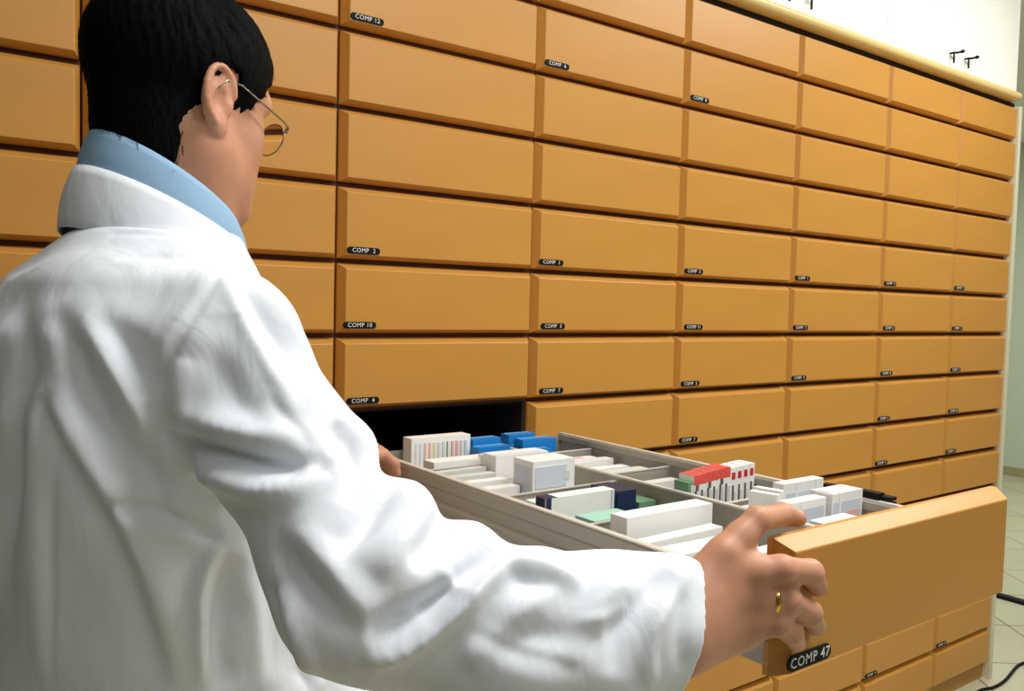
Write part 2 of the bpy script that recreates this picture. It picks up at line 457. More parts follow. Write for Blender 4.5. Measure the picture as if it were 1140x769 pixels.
LG, RG = 'cartons in the near half of the drawer', 'cartons in the far half of the drawer'
stripes = []
cl = ['b_grey', 'b_pale', 'b_pink', 'b_pink', 'b_yel', 'b_grey', 'b_pale', 'b_dgreen', 'b_pink', 'b_pink', 'b_grey', 'b_pale']
for i in range(12):
    stripes.append(('f', .05+i*.077, .05+i*.077+(.035 if cl[i] != 'b_dgreen' else .012), .10, .90, cl[i]))
carton(.498, .622, -.172, .03, 1.133, 'white carton with fine pastel stripes at the drawer back, left of the blue ones', deco=stripes, group=LG)
bl = [
 (.628, .692, -.172, .026, 1.122, 'blue carton right beside the pastel striped one at the back of the drawer'),
 (.620, .690, -.205, .026, 1.112, 'blue carton in front of the other blue ones on the near side of the drawer'),
 (.712, .775, -.170, .026, 1.124, 'blue carton at the back, just beyond the long divider'),
 (.722, .800, -.203, .028, 1.118, 'blue carton at the back with a pale top edge, nearest the far rim'),
 (.710, .770, -.228, .018, 1.104, 'low blue carton leaning in front of the far blue ones'),
]
for i, (a, b, y, t, z, l) in enumerate(bl):
    carton(a, b, y, t, z, l, 'b_blue', [('t', .05, .95, .7, .95, 'b_lblue'), ('f', .1, .3, .55, .8, 'b_lblue'), ('f', .5, .62, .3, .6, 'b_lblue')], 'blue cartons at the back of the drawer', rot=random.uniform(-.05, .05))  # top strip paints in a highlight; face patches are print
carton(.497, .628, -.252, .036, 1.104, 'flat-topped white carton in front of the pastel striped one', group=LG, deco=[('f', .92, .99, .55, .95, 'b_ink')])
carton(.462, .572, -.300, .016, 1.098, 'low grey-white carton by the near rim behind the box pair', 'b_grey', group=LG, rot=.04)
carton(.460, .570, -.330, .018, 1.094, 'low grey-white carton by the near rim, second in its file', 'b_grey', group=LG)
carton(.460, .570, -.362, .020, 1.090, 'low grey-white carton by the near rim, third in its file', 'b_white', group=LG, rot=-.03)
carton(.460, .568, -.400, .022, 1.086, 'low white carton by the near rim, fourth in its file', 'b_white', group=LG)
carton(.578, .690, -.318, .040, 1.119, 'tall white carton behind the square white one', deco=[('f', .1, .35, .15, .5, 'b_grey'), ('t', .05, .9, .1, .3, 'b_pale')], group=LG)
carton(.592, .690, -.2610, .018, 1.110, 'thin white carton edge-on in front of the blue ones', group=LG)
carton(.574, .660, -.425, .052, 1.127, 'square white carton with two small dark marks low on its face', deco=[('f', .28, .38, .1, .24, 'b_ink'), ('f', .5, .58, .1, .24, 'b_ink'), ('f', .62, .66, .12, .3, 'b_grey'), ('f', .06, .8, .5, .9, 'b_pale'), ('f', .72, .86, .62, .78, 'b_grey'), ('l', .1, .9, .2, .9, 'b_pale')], group=LG)
carton(.565, .665, -.462, .026, 1.062, 'low white carton right in front of the square white one', 'b_grey', group=LG)
carton(.475, .601, -.583, .024, 1.112, 'white carton with a navy corner near the middle of the near rim', deco=[('t', .0, .16, .0, 1, 'b_navy'), ('f', .0, .07, .55, 1, 'b_navy'), ('l', .1, .9, .5, 1, 'b_navy'), ('f', .5, .8, .35, .5, 'b_yel'), ('f', .5, .75, .15, .28, 'b_pink'), ('f', .95, .99, 0, 1, 'b_pale')], group=LG)
carton(.485, .60, -.545, .022, 1.098, 'white carton standing behind the navy cornered one', 'b_white', group=LG)
carton(.606, .642, -.586, .060, 1.108, 'dark navy carton beside the navy cornered white one', 'b_navy', [('f', .05, .95, .42, .46, 'b_lblue')], group=LG)
carton(.655, .690, -.580, .040, 1.085, 'grey-green carton between the navy one and the divider', 'b_dgreen', group=LG)
carton(.500, .575, -.655, .040, 1.094, 'mint green carton lying low in front of the navy cornered one', 'b_green', group=LG)
carton(.498, .658, -.716, .030, 1.112, 'long white carton in the tray nearest the man\'s hand', deco=[('f', .18, .42, .38, .55, 'b_grey'), ('f', .6, .82, .2, .26, 'b_grey')], group=LG)
carton(.480, .640, -.752, .020, 1.090, 'white carton leaning in front of the long white one', group=LG, rot=.03)
carton(.500, .665, -.785, .020, 1.086, 'white carton second in front of the long white one', group=LG, rot=-.03)
carton(.470, .625, -.818, .020, 1.094, 'white carton third in front of the long white one', group=LG, rot=.02)
carton(.500, .680, -.852, .022, 1.088, 'white carton close behind the man\'s wrist', 'b_white', group=LG, rot=-.02)
carton(.475, .640, -.890, .024, 1.092, 'white carton behind the man\'s hand', 'b_grey', group=LG)
# far half
carton(.715, .850, -.268, .020, 1.086, 'flat white carton with pink print beyond the long divider', deco=[('t', .1, .8, .2, .8, 'b_pink')], group=RG)
carton(.712, .855, -.312, .022, 1.090, 'flat white carton second beyond the long divider', deco=[('t', .3, .9, .2, .7, 'b_pale')], group=RG, rot=.03)
carton(.715, .850, -.356, .022, 1.084, 'flat white carton third beyond the long divider', 'b_white', group=RG, rot=-.03)
carton(.712, .852, -.405, .024, 1.088, 'flat white carton fourth beyond the long divider', 'b_grey', group=RG)
carton(.712, .85, -.482, .022, 1.082, 'pale carton behind the red topped row', 'b_grey', group=RG)
carton(.707, .7185, -.628, .028, 1.118, 'green spined carton at the start of the red topped row', 'b_dgreen', [('f', .5, 1, .05, .95, 'b_grey')], group=RG)
xx = .7195
words = ['first', 'second', 'third', 'fourth', 'fifth', 'sixth']
for i in range(6):
    wd = .0138
    dz = .0012*i+random.uniform(-.0015, .0015)
    carton(xx, xx+wd-.0004, -.628, .030, 1.128+dz, 'red topped carton, %s of the six counted from the divider' % words[i], 'b_white',
           [('f', 0, 1, .84, 1.0, 'b_red'), ('t', 0, 1, 0, 1, 'b_red'), ('f', .15, .42, .30, .74, 'b_ink'), ('f', .6, .9, .1, .7, 'b_grey')] + ([('f', .3, .7, .74, .84, 'b_ink')] if i % 2 == 0 else []), 'red topped cartons in a row')
    xx += wd
for i in range(4):
    wd = .0145
    carton(xx, xx+wd-.0004, -.628, .030, 1.131+.001*i, 'white carton with a red dot on its spine, %s after the red topped ones' % words[i], 'b_white',
           [('f', .2, .8, .80, .92, 'b_dot'), ('f', .3, .6, .25, .70, 'b_ink'), ('f', .7, .9, .1, .6, 'b_grey')], 'red dotted cartons in a row')
    xx += wd
carton(.712, .800, -.720, .028, 1.092, 'flat white carton in front of the red topped row', deco=[('t', .4, .95, .1, .5, 'b_pale')], group=RG)
carton(.716, .728, -.775, .040, 1.128, 'thin white carton standing edge-on by the divider behind the pale printed ones', deco=[('f', .2, .8, .3, .8, 'b_grey')], group=RG, rot=.25)
carton(.733, .745, -.768, .040, 1.130, 'second thin carton standing edge-on by the divider', deco=[('f', .2, .8, .3, .8, 'b_pink')], group=RG, rot=.2)
carton(.764, .858, -.752, .018, 1.133, 'white carton behind the pair of pale printed ones', deco=[('f', .06, .94, .15, .85, 'b_pale'), ('f', .3, .36, 0, 1, 'b_white'), ('f', .8, .86, 0, 1, 'b_white')], group=RG)
carton(.706, .784, -.806, .020, 1.124, 'pale printed carton nearest the man\'s fingertip', deco=[('f', .06, .94, .12, .88, 'b_pale'), ('f', .28, .34, 0, 1, 'b_white')], group=RG)
carton(.789, .862, -.812, .034, 1.128, 'pale printed carton with pink pattern by the far rim', deco=[('f', .05, .95, .10, .86, 'b_pale'), ('f', .5, .9, .2, .7, 'b_pink'), ('f', .22, .28, 0, 1, 'b_white'), ('t', .05, .95, .2, .8, 'b_pale')], group=RG)
carton(.715, .790, -.868, .040, 1.106, 'small white carton lying low right behind the drawer front', group=RG)

# ------------------------------------------------------------------ signed distance modelling
def nets(V, org, h):
    """surface nets over a sampled distance field"""
    ins = V < 0
    nx, ny, nz = V.shape
    cnt = np.zeros((nx-1, ny-1, nz-1), np.int8)
    for i in (0, 1):
        for j in (0, 1):
            for k in (0, 1):
                cnt += ins[i:nx-1+i, j:ny-1+j, k:nz-1+k]
    cell = np.argwhere((cnt > 0) & (cnt < 8))
    idx = -np.ones(cnt.shape, np.int64); idx[tuple(cell.T)] = np.arange(len(cell))
    acc = np.zeros((len(cell), 3)); num = np.zeros(len(cell))
    cor = [(0,0,0),(1,0,0),(0,1,0),(1,1,0),(0,0,1),(1,0,1),(0,1,1),(1,1,1)]
    vals = [V[cell[:, 0]+a, cell[:, 1]+b, cell[:, 2]+c] for a, b, c in cor]
    for a in range(8):
        for b in range(a+1, 8):
            d = [cor[b][k]-cor[a][k] for k in range(3)]
            if sum(abs(q) for q in d) != 1: continue
            va, vb = vals[a], vals[b]
            m = (va < 0) != (vb < 0)
            t = np.where(m, va/np.where(m, va-vb, 1), 0)
            for k in range(3): acc[:, k] += np.where(m, cor[a][k]+t*d[k], 0)
            num += m
    P = (cell+acc/num[:, None])*h+org
    quads = []
    for ax in range(3):
        sl0 = [slice(None)]*3; sl1 = [slice(None)]*3
        sl0[ax] = slice(0, -1); sl1[ax] = slice(1, None)
        A, B = ins[tuple(sl0)], ins[tuple(sl1)]
        for flip, mask in ((False, A & ~B), (True, ~A & B)):
            e = np.argwhere(mask)
            o1, o2 = [(1, 2), (2, 0), (0, 1)][ax]
            ok = (e[:, o1] > 0) & (e[:, o2] > 0) & (e[:, o1] < V.shape[o1]-1) & (e[:, o2] < V.shape[o2]-1)
            e = e[ok]
            def g(a, b):
                q = e.copy(); q[:, o1] -= a; q[:, o2] -= b
                return idx[q[:, 0], q[:, 1], q[:, 2]]
            q = [g(1, 1), g(0, 1), g(0, 0), g(1, 0)]
            if flip: q = q[::-1]
            quads.append(np.stack(q, 1))
    return P, np.concatenate(quads)

class Field:
    def __init__(s, lo, hi, h):
        s.lo = np.array(lo, float); s.h = h
        n = np.ceil((np.array(hi)-s.lo)/h).astype(int)+1
        s.ax = [(s.lo[k]+h*np.arange(n[k])).astype(np.float32) for k in range(3)]
        s.V = np.full(n, 1.0, np.float32)
    def sub(s, lo, hi):
        sl = []
        for k in range(3):
            a = int(max(0, math.floor((lo[k]-s.lo[k])/s.h))); b = int(min(s.V.shape[k], math.ceil((hi[k]-s.lo[k])/s.h)+1))
            sl.append(slice(a, max(a, b)))
        X = s.ax[0][sl[0]][:, None, None]; Y = s.ax[1][sl[1]][None, :, None]; Z = s.ax[2][sl[2]][None, None, :]
        return tuple(sl), X, Y, Z
    def put(s, sl, d, k, mode):
        V = s.V[sl]
        if mode == 'add':
            if k > 0:
                hh = np.maximum(k-np.abs(V-d), 0)/k
                s.V[sl] = np.minimum(V, d)-hh*hh*k*.25
            else: s.V[sl] = np.minimum(V, d)
        elif mode == 'cut':
            d = -d
            if k > 0:
                hh = np.maximum(k-np.abs(V-d), 0)/k
                s.V[sl] = np.maximum(V, d)+hh*hh*k*.25
            else: s.V[sl] = np.maximum(V, d)
    def cone(s, a, b, r1, r2, k=.01, mode='add', flat=None):
        """round cone; flat=(axis unit vector, factor) squeezes the section along an axis"""
        a = np.array(a, float); b = np.array(b, float); m = max(r1, r2)*1.3+k+.03
        sl, X, Y, Z = s.sub(np.minimum(a, b)-m, np.maximum(a, b)+m)
        d = b-a; L = float(d@d)+1e-12
        px, py, pz = X-np.float32(a[0]), Y-np.float32(a[1]), Z-np.float32(a[2])
        t = np.clip((px*d[0]+py*d[1]+pz*d[2])/L, 0, 1).astype(np.float32)
        qx, qy, qz = px-t*d[0], py-t*d[1], pz-t*d[2]
        D2 = qx*qx+qy*qy+qz*qz
        if flat is not None:
            n_, fz = flat
            q = qx*n_[0]+qy*n_[1]+qz*n_[2]
            D2 = D2+q*q*(1/(fz*fz)-1)
        s.put(sl, (np.sqrt(D2)-(r1+(r2-r1)*t)).astype(np.float32), k, mode)
    def chain(s, pts, rs, k=.01, kk=None, **kw):
        for i in range(len(pts)-1):
            s.cone(pts[i], pts[i+1], rs[i], rs[i+1], (kk if (kk is not None and i == 0) else k), **kw)
    def ell(s, c, R, ax=None, k=.01, mode='add'):
        c = np.array(c, float); R = np.array(R, float); m = R.max()*1.35+k+.03
        sl, X, Y, Z = s.sub(c-m, c+m)
        A = np.eye(3) if ax is None else np.array(ax, float)     # rows: axes
        p = (X-np.float32(c[0]), Y-np.float32(c[1]), Z-np.float32(c[2]))
        k0 = 0; k1 = 0
        for i in range(3):
            u = p[0]*A[i, 0]+p[1]*A[i, 1]+p[2]*A[i, 2]
            k0 = k0+(u/R[i])**2; k1 = k1+(u/(R[i]*R[i]))**2
        k0 = np.sqrt(k0); k1 = np.sqrt(k1)+1e-9
        s.put(sl, (k0*(k0-1)/k1).astype(np.float32), k, mode)
    def mesh(s, smooth=1):
        P, Q = nets(s.V, s.lo, s.h)
        return relax(P, Q, smooth), Q

def edges_of(Q):
    e = np.concatenate([Q[:, [0, 1]], Q[:, [1, 2]], Q[:, [2, 3]], Q[:, [3, 0]]])
    return np.concatenate([e, e[:, ::-1]])
def relax(P, Q, n, f=.5):
    if n <= 0: return P
    e = edges_of(Q); cnt = np.bincount(e[:, 0], minlength=len(P)).astype(float)[:, None]; cnt[cnt == 0] = 1
    for _ in range(n):
        S = np.stack([np.bincount(e[:, 0], weights=P[e[:, 1], k], minlength=len(P)) for k in range(3)], 1)/cnt
        P = P+(S-P)*f
    return P
def vnormals(P, Q):
    n = np.cross(P[Q[:, 2]]-P[Q[:, 0]], P[Q[:, 3]]-P[Q[:, 1]])
    N = np.zeros_like(P)
    for k in range(4):
        for a in range(3): N[:, a] += np.bincount(Q[:, k], weights=n[:, a], minlength=len(P))
    return N/(np.linalg.norm(N, axis=1)[:, None]+1e-12)

def to_object(name, P, Q, mats, parent, mi=None, smooth=True):
    me = bpy.data.meshes.new(name)
    me.from_pydata(P.tolist(), [], Q.tolist())
    for m in mats: me.materials.append(m)
    if mi is not None: me.polygons.foreach_set('material_index', mi.astype(np.int32))
    me.polygons.foreach_set('use_smooth', [smooth]*len(me.polygons)); me.update()
    return link(name, me, parent)

def unit(v): v = np.array(v, float); return v/np.linalg.norm(v)
def smoothstep(a, b, x): t = np.clip((x-a)/(b-a), 0, 1); return t*t*(3-2*t)

# ------------------------------------------------------------------ the man: frames
TH = math.radians(47)
hf = unit([fw[0], fw[1], 0]); hr = unit([RX[0], RX[1], 0])
BF = math.cos(TH)*hf+math.sin(TH)*hr          # body forward
BR = math.cos(TH)*hr-math.sin(TH)*hf          # body right
UP = np.array([0, 0, 1.0])
NECK = at(180, 245, .905)                     # base of the neck
PEL = NECK*1.0; PEL[2] = .93; PEL = PEL-BF*.045
def bd(r, f, z, o=NECK): return np.array([o[0], o[1], 0])+BR*r+BF*f+UP*z

HEADC = at(200, 122, .915)
THH = math.radians(32)
HFl = math.cos(THH)*hf+math.sin(THH)*hr
HRt = math.cos(THH)*hr-math.sin(THH)*hf
PT = math.radians(11)
HF_ = HFl*math.cos(PT)-UP*math.sin(PT)
HU = UP*math.cos(PT)+HFl*math.sin(PT)
HA = np.array([HRt, HF_, HU])                 # rows right, forward, up
HS = np.array([.985, .91, 1.0])      # narrow, long skull
def hd(x, y, z): return HEADC+HRt*x*HS[0]+HF_*y*HS[1]+HU*z*HS[2]

SH_R = at(254, 390, .775); EL_R = at(402, 652, .675); FM_R = at(570, 708, .700); WR_R = at(752, 698, .735)
SH_L = bd(-.185, -.0, SH_R[2]+.045); 
HAND_L = np.array([.405, -.205, 1.125])
WR_L = np.array([.303, -.245, 1.125]); EL_L = np.array([.105, -.30, 1.085])

man = empty('person', (float(NECK[0]-BF[0]*.05), float(NECK[1]-BF[1]*.05), 0), 'dark haired man in white lab coat seen from behind, pulling out a drawer', 'person')
MO = np.array([man.location.x, man.location.y, 0])
def part(name, P, Q, mats, mi=None, parent=None, smooth=True):
    o = to_object(name, P-MO, Q, mats, parent or man, mi, smooth)
    return o

# ---- head + neck
H = Field(HEADC-np.array([.17, .17, .24]), HEADC+np.array([.17, .17, .16]), .0025)
H.ell(hd(0, -.012, .045), np.array((.077, .097, .082))*HS, HA, k=0)
H.ell(hd(0, .022, .030), np.array((.068, .072, .075))*HS, HA, k=.03)
H.ell(hd(0, .034, -.030), np.array((.058, .062, .070))*HS, HA, k=.03)
for s in (-1, 1):
    H.cone(hd(s*.053, .008, -.050), hd(s*.026, .076, -.092), .021, .018, .035)      # jaw
    H.ell(hd(s*.044, .058, -.022), np.array((.022, .024, .026))*HS, HA, k=.02)                   # cheekbone
    H.cone(hd(s*.012, .094, .030), hd(s*.045, .080, .030), .009, .008, .016)        # brow
H.ell(hd(0, .082, -.098), np.array((.022, .016, .016))*HS, HA, k=.02)
for s in (-1, 1):
    H.ell(hd(s*.031, .098, .008), np.array((.015, .014, .012))*HS, HA, k=.014, mode='cut')
    H.ell(hd(s*.031, .082, .008), np.array((.0125, .0125, .0125))*HS, HA, k=.002)
H.cone(hd(0, .094, .016), hd(0, .109, -.024), .007, .009, .012)                     # nose
for s in (-1, 1): H.ell(hd(s*.012, .102, -.030), np.array((.008, .010, .007))*HS, HA, k=.006)
H.ell(hd(0, .092, -.056), np.array((.023, .011, .007))*HS, HA, k=.006); H.ell(hd(0, .090, -.067), np.array((.020, .011, .007))*HS, HA, k=.005)
H.ell(hd(0, .103, -.0615), np.array((.022, .006, .0012))*HS, HA, k=.003, mode='cut')
H.ell(hd(0, .047, -.058), np.array((.058, .055, .050))*HS, HA, k=.02)
# neck
NB = NECK+BF*.0-UP*.035
H.cone(hd(0, -.022, -.030), NB, .0535, .056, .03)
H.cone(hd(0, -.040, -.010), NB, .040, .050, .03)
for s in (-1, 1): H.cone(hd(s*.052, -.015, -.035), NB+BF*.055+BR*s*.02, .016, .014, .03)   # neck muscles
# ears
EARS = []
for s in (-1, 1):
    ec = hd(s*.0775, .002, -.004)
    out = unit(HRt*s*.80-HF_*.60)           # direction the ear plate faces is across this
    el = unit(HF_*.80+HRt*s*.60*.9)         # along the ear width
    el = unit(-HF_*.99+HRt*s*.12); nn = unit(np.cross(el, HU)); nn = nn if nn@(HRt*s) > 0 else -nn
    upv = unit(HU-HF_*.12)
    A = np.array([el, upv, nn])
    cc = ec+el*.014+upv*.004
    EARS.append((cc, nn, A))
    H.ell(cc, (.0215, .032, .0050), A, k=.006)
    # helix rim
    pts = []
    for a in np.linspace(-2.6, 1.5, 15):
        pts.append(cc+el*(-math.cos(a+1.57+1.57)*-.0165)*1.0+upv*.030*math.sin(a+1.57)*1.0+nn*.003)
    pts = []
    for a in np.linspace(math.radians(165), math.radians(-62), 16):
        rx = .020 if a > -.3 else .020*(1-.35*smoothstep(.3, 1.2, np.array(-a)))
        pts.append(cc+el*rx*math.cos(a)+upv*.0305*math.sin(a)+nn*.0035)
    for i in range(len(pts)-1): H.cone(pts[i], pts[i+1], .0036, .0036, .003)
    H.ell(cc+el*.002-upv*.004+nn*.006, (.0085, .014, .0065), A, k=.003, mode='cut')
    H.ell(cc+el*.006+upv*.017+nn*.006, (.0065, .009, .0045), A, k=.003, mode='cut')
    H.ell(cc-el*.004-upv*.029, (.0085, .010, .005), A, k=.006)            # lobe
    H.cone(cc-el*.013-upv*.004+nn*.001, cc-el*.013-upv*.010+nn*.001, .005, .004, .004)  # tragus
Ph, Qh = H.mesh(1)

# ---- hands
def hand(Fd, wrist, elbow, mcp, fingers, rf, thumb, rt, palm_n, fore_r=(.030, .043)):
    """mcp: 4 knuckle points index..little; fingers: list of chains after the knuckle"""
    Fd.cone(elbow, wrist, fore_r[1], fore_r[0], .01, flat=(palm_n, .82))
    for i in range(4):
        Fd.cone(wrist+(mcp[i]-mcp.mean(0))*.45, mcp[i], .0195-.001*abs(i-1), .0140, .018)
        ch = [mcp[i]]+list(fingers[i])
        Fd.chain(ch, [rf[i]*1.18]+[rf[i]*q for q in (1.0, .97, .80)][:len(ch)-1], .006, kk=.014)
        Fd.ell(ch[0]*.5+ch[1]*.5, (rf[i]*1.02,)*3, k=.012)
        Fd.ell(mcp[i]+palm_n*.005, (.0095,)*3, k=.012)
    for i in range(3):
        Fd.cone(wrist*.25+mcp[i]*.75, wrist*.25+mcp[i+1]*.75, .014, .014, .014)
        Fd.cone(wrist*.55+mcp[i]*.45, wrist*.55+mcp[i+1]*.45, .017, .017, .016)
        # tendons
    Fd.chain(thumb, rt, .006, kk=.018)

YP = -D_OUT-CH_D      # plane of the drawer face
def fp(px, py, off): return on(px, py, 1, YP-off)
idx_m = at(806, 618, .752); mid_m = at(812, 640, .752); rng_m = at(814, 665, .752); lit_m = at(812, 688, .756)
mcp = np.array([idx_m, mid_m, rng_m, lit_m])
zt_ = ROWS[8]
fing = [
 [at(843, 578, .768), on(872, 573, 2, zt_+.010), on(888, 577, 2, zt_+.0065)],
 [fp(870, 633, .020), fp(902, 637, .0185), fp(910, 653, .008)],
 [fp(876, 668, .019), fp(901, 682, .0165), fp(908, 697, .0075)],
 [fp(864, 693, .016), fp(881, 704, .013), fp(887, 716, .0065)],
]
view_n = unit(CAM-mid_m)
palm_n = unit(view_n+UP*.15)
# thumb runs behind the drawer front, inside the tray
thumb = [WR_R+(idx_m-WR_R)*.30+unit(mcp[0]-mcp[3])*.008-palm_n*.014, at(812, 622, .800), np.array([.440, -.955, 1.112]), np.array([.466, -.955, 1.098])]
Hd = Field(np.array([.22, -1.10, .98]), np.array([.53, -.86, 1.22]), .0018)
rf = [.0112, .0118, .0114, .0102]
hand(Hd, WR_R, WR_R+(EL_R-WR_R)*.45, mcp, fing, rf, thumb, [.017, .0135, .0115, .0095], palm_n, (.030, .036))
# nails and creases
for i in range(1, 4):
    t = unit(fing[i][2]-fing[i][1]); 
Hd.cone(WR_R-UP*.012, at(826, 702, .770), .030, .0175, .02)      # heel of the hand
Hd.cone(WR_R+UP*.004, at(808, 640, .765), .032, .017, .02)
for i in (1, 2, 3):
    Hd.cone(WR_R*.35+mcp[i]*.65+palm_n*.0145, mcp[i]+palm_n*.0120, .0032, .0036, .010)     # tendons on the back
Pd, Qd = Hd.mesh(2)
# left hand, resting on the drawer rim
ml = [WR_L+np.array([.062, .020+.0*i, .004])+np.array([-.004*i, -.020*i, 0])+np.array([0, .012, 0]) for i in range(4)]
ml = np.array(ml)
fl = [[ml[i]+np.array([.034, .004-.003*i, .004]), ml[i]+np.array([.052, .004-.004*i, -.012]), ml[i]+np.array([.058, .004-.004*i, -.030])] for i in range(4)]
for i in range(4):
    for j in range(3): pass
tl = [WR_L+np.array([.02, .02, -.004]), WR_L+np.array([.040, .040, -.008]), WR_L+np.array([.062, .050, -.008]), WR_L+np.array([.082, .052, -.010])]
Hl = Field(np.array([.16, -.36, 1.04]), np.array([.50, -.14, 1.18]), .0025)
hand(Hl, WR_L, WR_L+(EL_L-WR_L)*.5, ml, fl, [.0092, .0096, .0092, .0082], tl, [.015, .0125, .011, .009], np.array([0, 0, 1.0]), (.028, .034))
Pl, Ql = Hl.mesh(1)
# ---- rest of the body (under the clothes)
B = Field(np.array([-.35, -1.05, 0.0]), np.array([.55, -.05, 1.50]), .012)
B.cone(bd(0, -.02, 1.00), bd(0, -.02, 1.18), .125, .115, .03)
B.cone(bd(-.05, 0, 1.30), bd(.05, 0, 1.30), .115, .115, .05)
B.cone(bd(-.13, 0, SH_R[2]-.02), bd(.13, 0, SH_R[2]-.02), .05, .05, .06)
B.cone(bd(0, 0, 1.38), NECK, .060, .055, .04)
B.chain([SH_R-BR*.02, EL_R, WR_R], [.048, .038, .028], .02)
B.chain([SH_L+BR*.02, EL_L, WR_L], [.048, .038, .028], .02)
for s in (-1, 1):
    B.chain([bd(s*.085, -.02, .92), bd(s*.095, .0, .50), bd(s*.095, -.02, .09)], [.085, .055, .038], .03)
    B.cone(bd(s*.095, -.03, .045), bd(s*.11, .15, .03), .035, .025, .02)
Pb, Qb = B.mesh(1)
Pall = np.concatenate([Ph, Pd, Pl, Pb]); o1, o2, o3 = len(Ph), len(Ph)+len(Pd), len(Ph)+len(Pd)+len(Pl)
Qall = np.concatenate([Qh, Qd+o1, Ql+o2, Qb+o3])
body = part('body', Pall, Qall, [MT['skin']])

# ---- hair
Rh = np.linalg.inv(HA.T)
def head_local(P): return (P-HEADC)@HA.T/HS
G = Field(HEADC-np.array([.16, .16, .17]), HEADC+np.array([.16, .16, .17]), .0028)
G.ell(hd(0, -.014, .048), np.array((.0865, .1075, .090))*HS, HA, k=0)
G.ell(hd(0, .020, .046), np.array((.0765, .080, .079))*HS, HA, k=.02)
G.ell(hd(0, -.040, -.040), np.array((.057, .040, .070))*HS, HA, k=.03)
G.cone(hd(0, -.022, -.030), NB, .0590, .060, .02)
G.cone(hd(0, -.040, -.010), NB, .046, .054, .02)      # back of the head down to the nape
sl, X, Y, Z = G.sub(HEADC-1, HEADC+1)
d = (X-np.float32(HEADC[0]), Y-np.float32(HEADC[1]), Z-np.float32(HEADC[2]))
lx = d[0]*HA[0, 0]+d[1]*HA[0, 1]+d[2]*HA[0, 2]; ly = d[0]*HA[1, 0]+d[1]*HA[1, 1]+d[2]*HA[1, 2]; lz = d[0]*HA[2, 0]+d[1]*HA[2, 1]+d[2]*HA[2, 2]
# hairline height as a function of how far forward: nape low, rises behind the ear, sideburn, temple, forehead
ky = np.array([-.15, -.085, -.060, -.035, -.022, -.015, -.009, .008, .013, .032, .042, .058, .075, .2]); kz = np.array([-.120, -.116, -.104, -.078, -.040, .004, .036, .034, -.014, -.016, .016, .045, .072, .075])
line = np.interp(ly, ky, kz).astype(np.float32)
nz_ = (.0025*np.sin(lx*310+ly*170)+.002*np.sin(ly*420+lz*90)).astype(np.float32)
cutv = (line-lz+nz_)*.75
G.V = np.maximum(G.V, cutv)
for cc, nn, A in EARS: G.ell(cc+nn*.0125, (.021, .033, .0135), A, k=.002, mode='cut')
Pg, Qg = G.mesh(1)
Ng = vnormals(Pg, Qg)
L = head_local(Pg)
crown = np.array([0, -.055, .115])
flow = L-crown; flow[:, 2] *= .8
Nl = Ng@HA.T
flow -= (flow*Nl).sum(1)[:, None]*Nl
flow /= np.linalg.norm(flow, axis=1)[:, None]+1e-9
# clumped surface relief
ang = np.arctan2(L[:, 0]-crown[0], L[:, 1]-crown[1]); rad = np.linalg.norm(L-crown, axis=1)
rel = .0006*np.sin(ang*38+6*np.sin(rad*60))+.0006*np.sin(ang*91+rad*80)
Pg = Pg+Ng*rel[:, None]
# locks: thin tapering blades lying along the flow
pick = rng.choice(len(Pg), 5200, replace=False)
for cc, nn, A in EARS: pick = pick[np.linalg.norm(Pg[pick]-cc, axis=1) > .040]
vs, fs = [], []
fw3 = flow@HA
for n_, i in enumerate(pick):
    p = Pg[i]; t = fw3[i]; nn = Ng[i]; sd = np.cross(t, nn)
    t = unit(t+sd*rng.normal(0, .22)); Lg = rng.uniform(.009, .019)*(.35 if L[i, 1] > -.01 else 1.0); wd = .00055; lift = rng.uniform(.10, .42)
    b0 = p-nn*.001; k = len(Pg)+len(vs)
    m_ = p+t*Lg*.5+nn*Lg*lift*.45; e_ = p+t*Lg+nn*Lg*lift*.5
    vs += [b0-sd*wd, b0+sd*wd, m_+sd*wd*.8, m_-sd*wd*.8, e_+sd*wd*.2, e_-sd*wd*.2]
    fs += [(k, k+1, k+2, k+3), (k+3, k+2, k+4, k+5)]
hair = part('hair', np.concatenate([Pg, np.array(vs)]), np.concatenate([Qg, np.array(fs)]), [MT['hair']])
tag(hair, 'short black hair')

# ---- spectacles
mb = MB()
for s in (-1, 1):
    ring = []
    for k in range(28):
        a = 2*PI*k/28
        ring.append(hd(s*.0335+.0235*math.cos(a)*s, .113-.006*abs(.0335+.0235*math.cos(a))/.057, .001+.0185*math.sin(a)))
    mb.tube(ring, .0009, MT['wire'], 6, closed=True)
    mb.add([Vector(q) for q in ring], [tuple(range(28))], MT['glass'])
    mb.tube([hd(s*.057, .107, .008), hd(s*.066, .104, .010), hd(s*.0735, .090, .011), hd(s*.0795, .050, .016), hd(s*.083, .012, .022), hd(s*.083, -.008, .020), hd(s*.082, -.020, .006)], .0010, MT['wire'], 6)
    mb.tube([hd(s*.060, .106, .006), hd(s*.064, .105, .012)], .0020, MT['wire'], 6)
    mb.tube([hd(s*.012, .112, -.004), hd(s*.010, .108, -.010), hd(s*.009, .106, -.014)], .0012, MT['wire'], 6)
mb.tube([hd(-.011, .113, .003), hd(0, .117, .007), hd(.011, .113, .003)], .0010, MT['wire'], 6)
mb.v = [tuple(np.array(v)-MO) for v in mb.v]
g_ = mb.build('spectacles', man, smooth=True); tag(g_, 'thin metal rimmed spectacles')

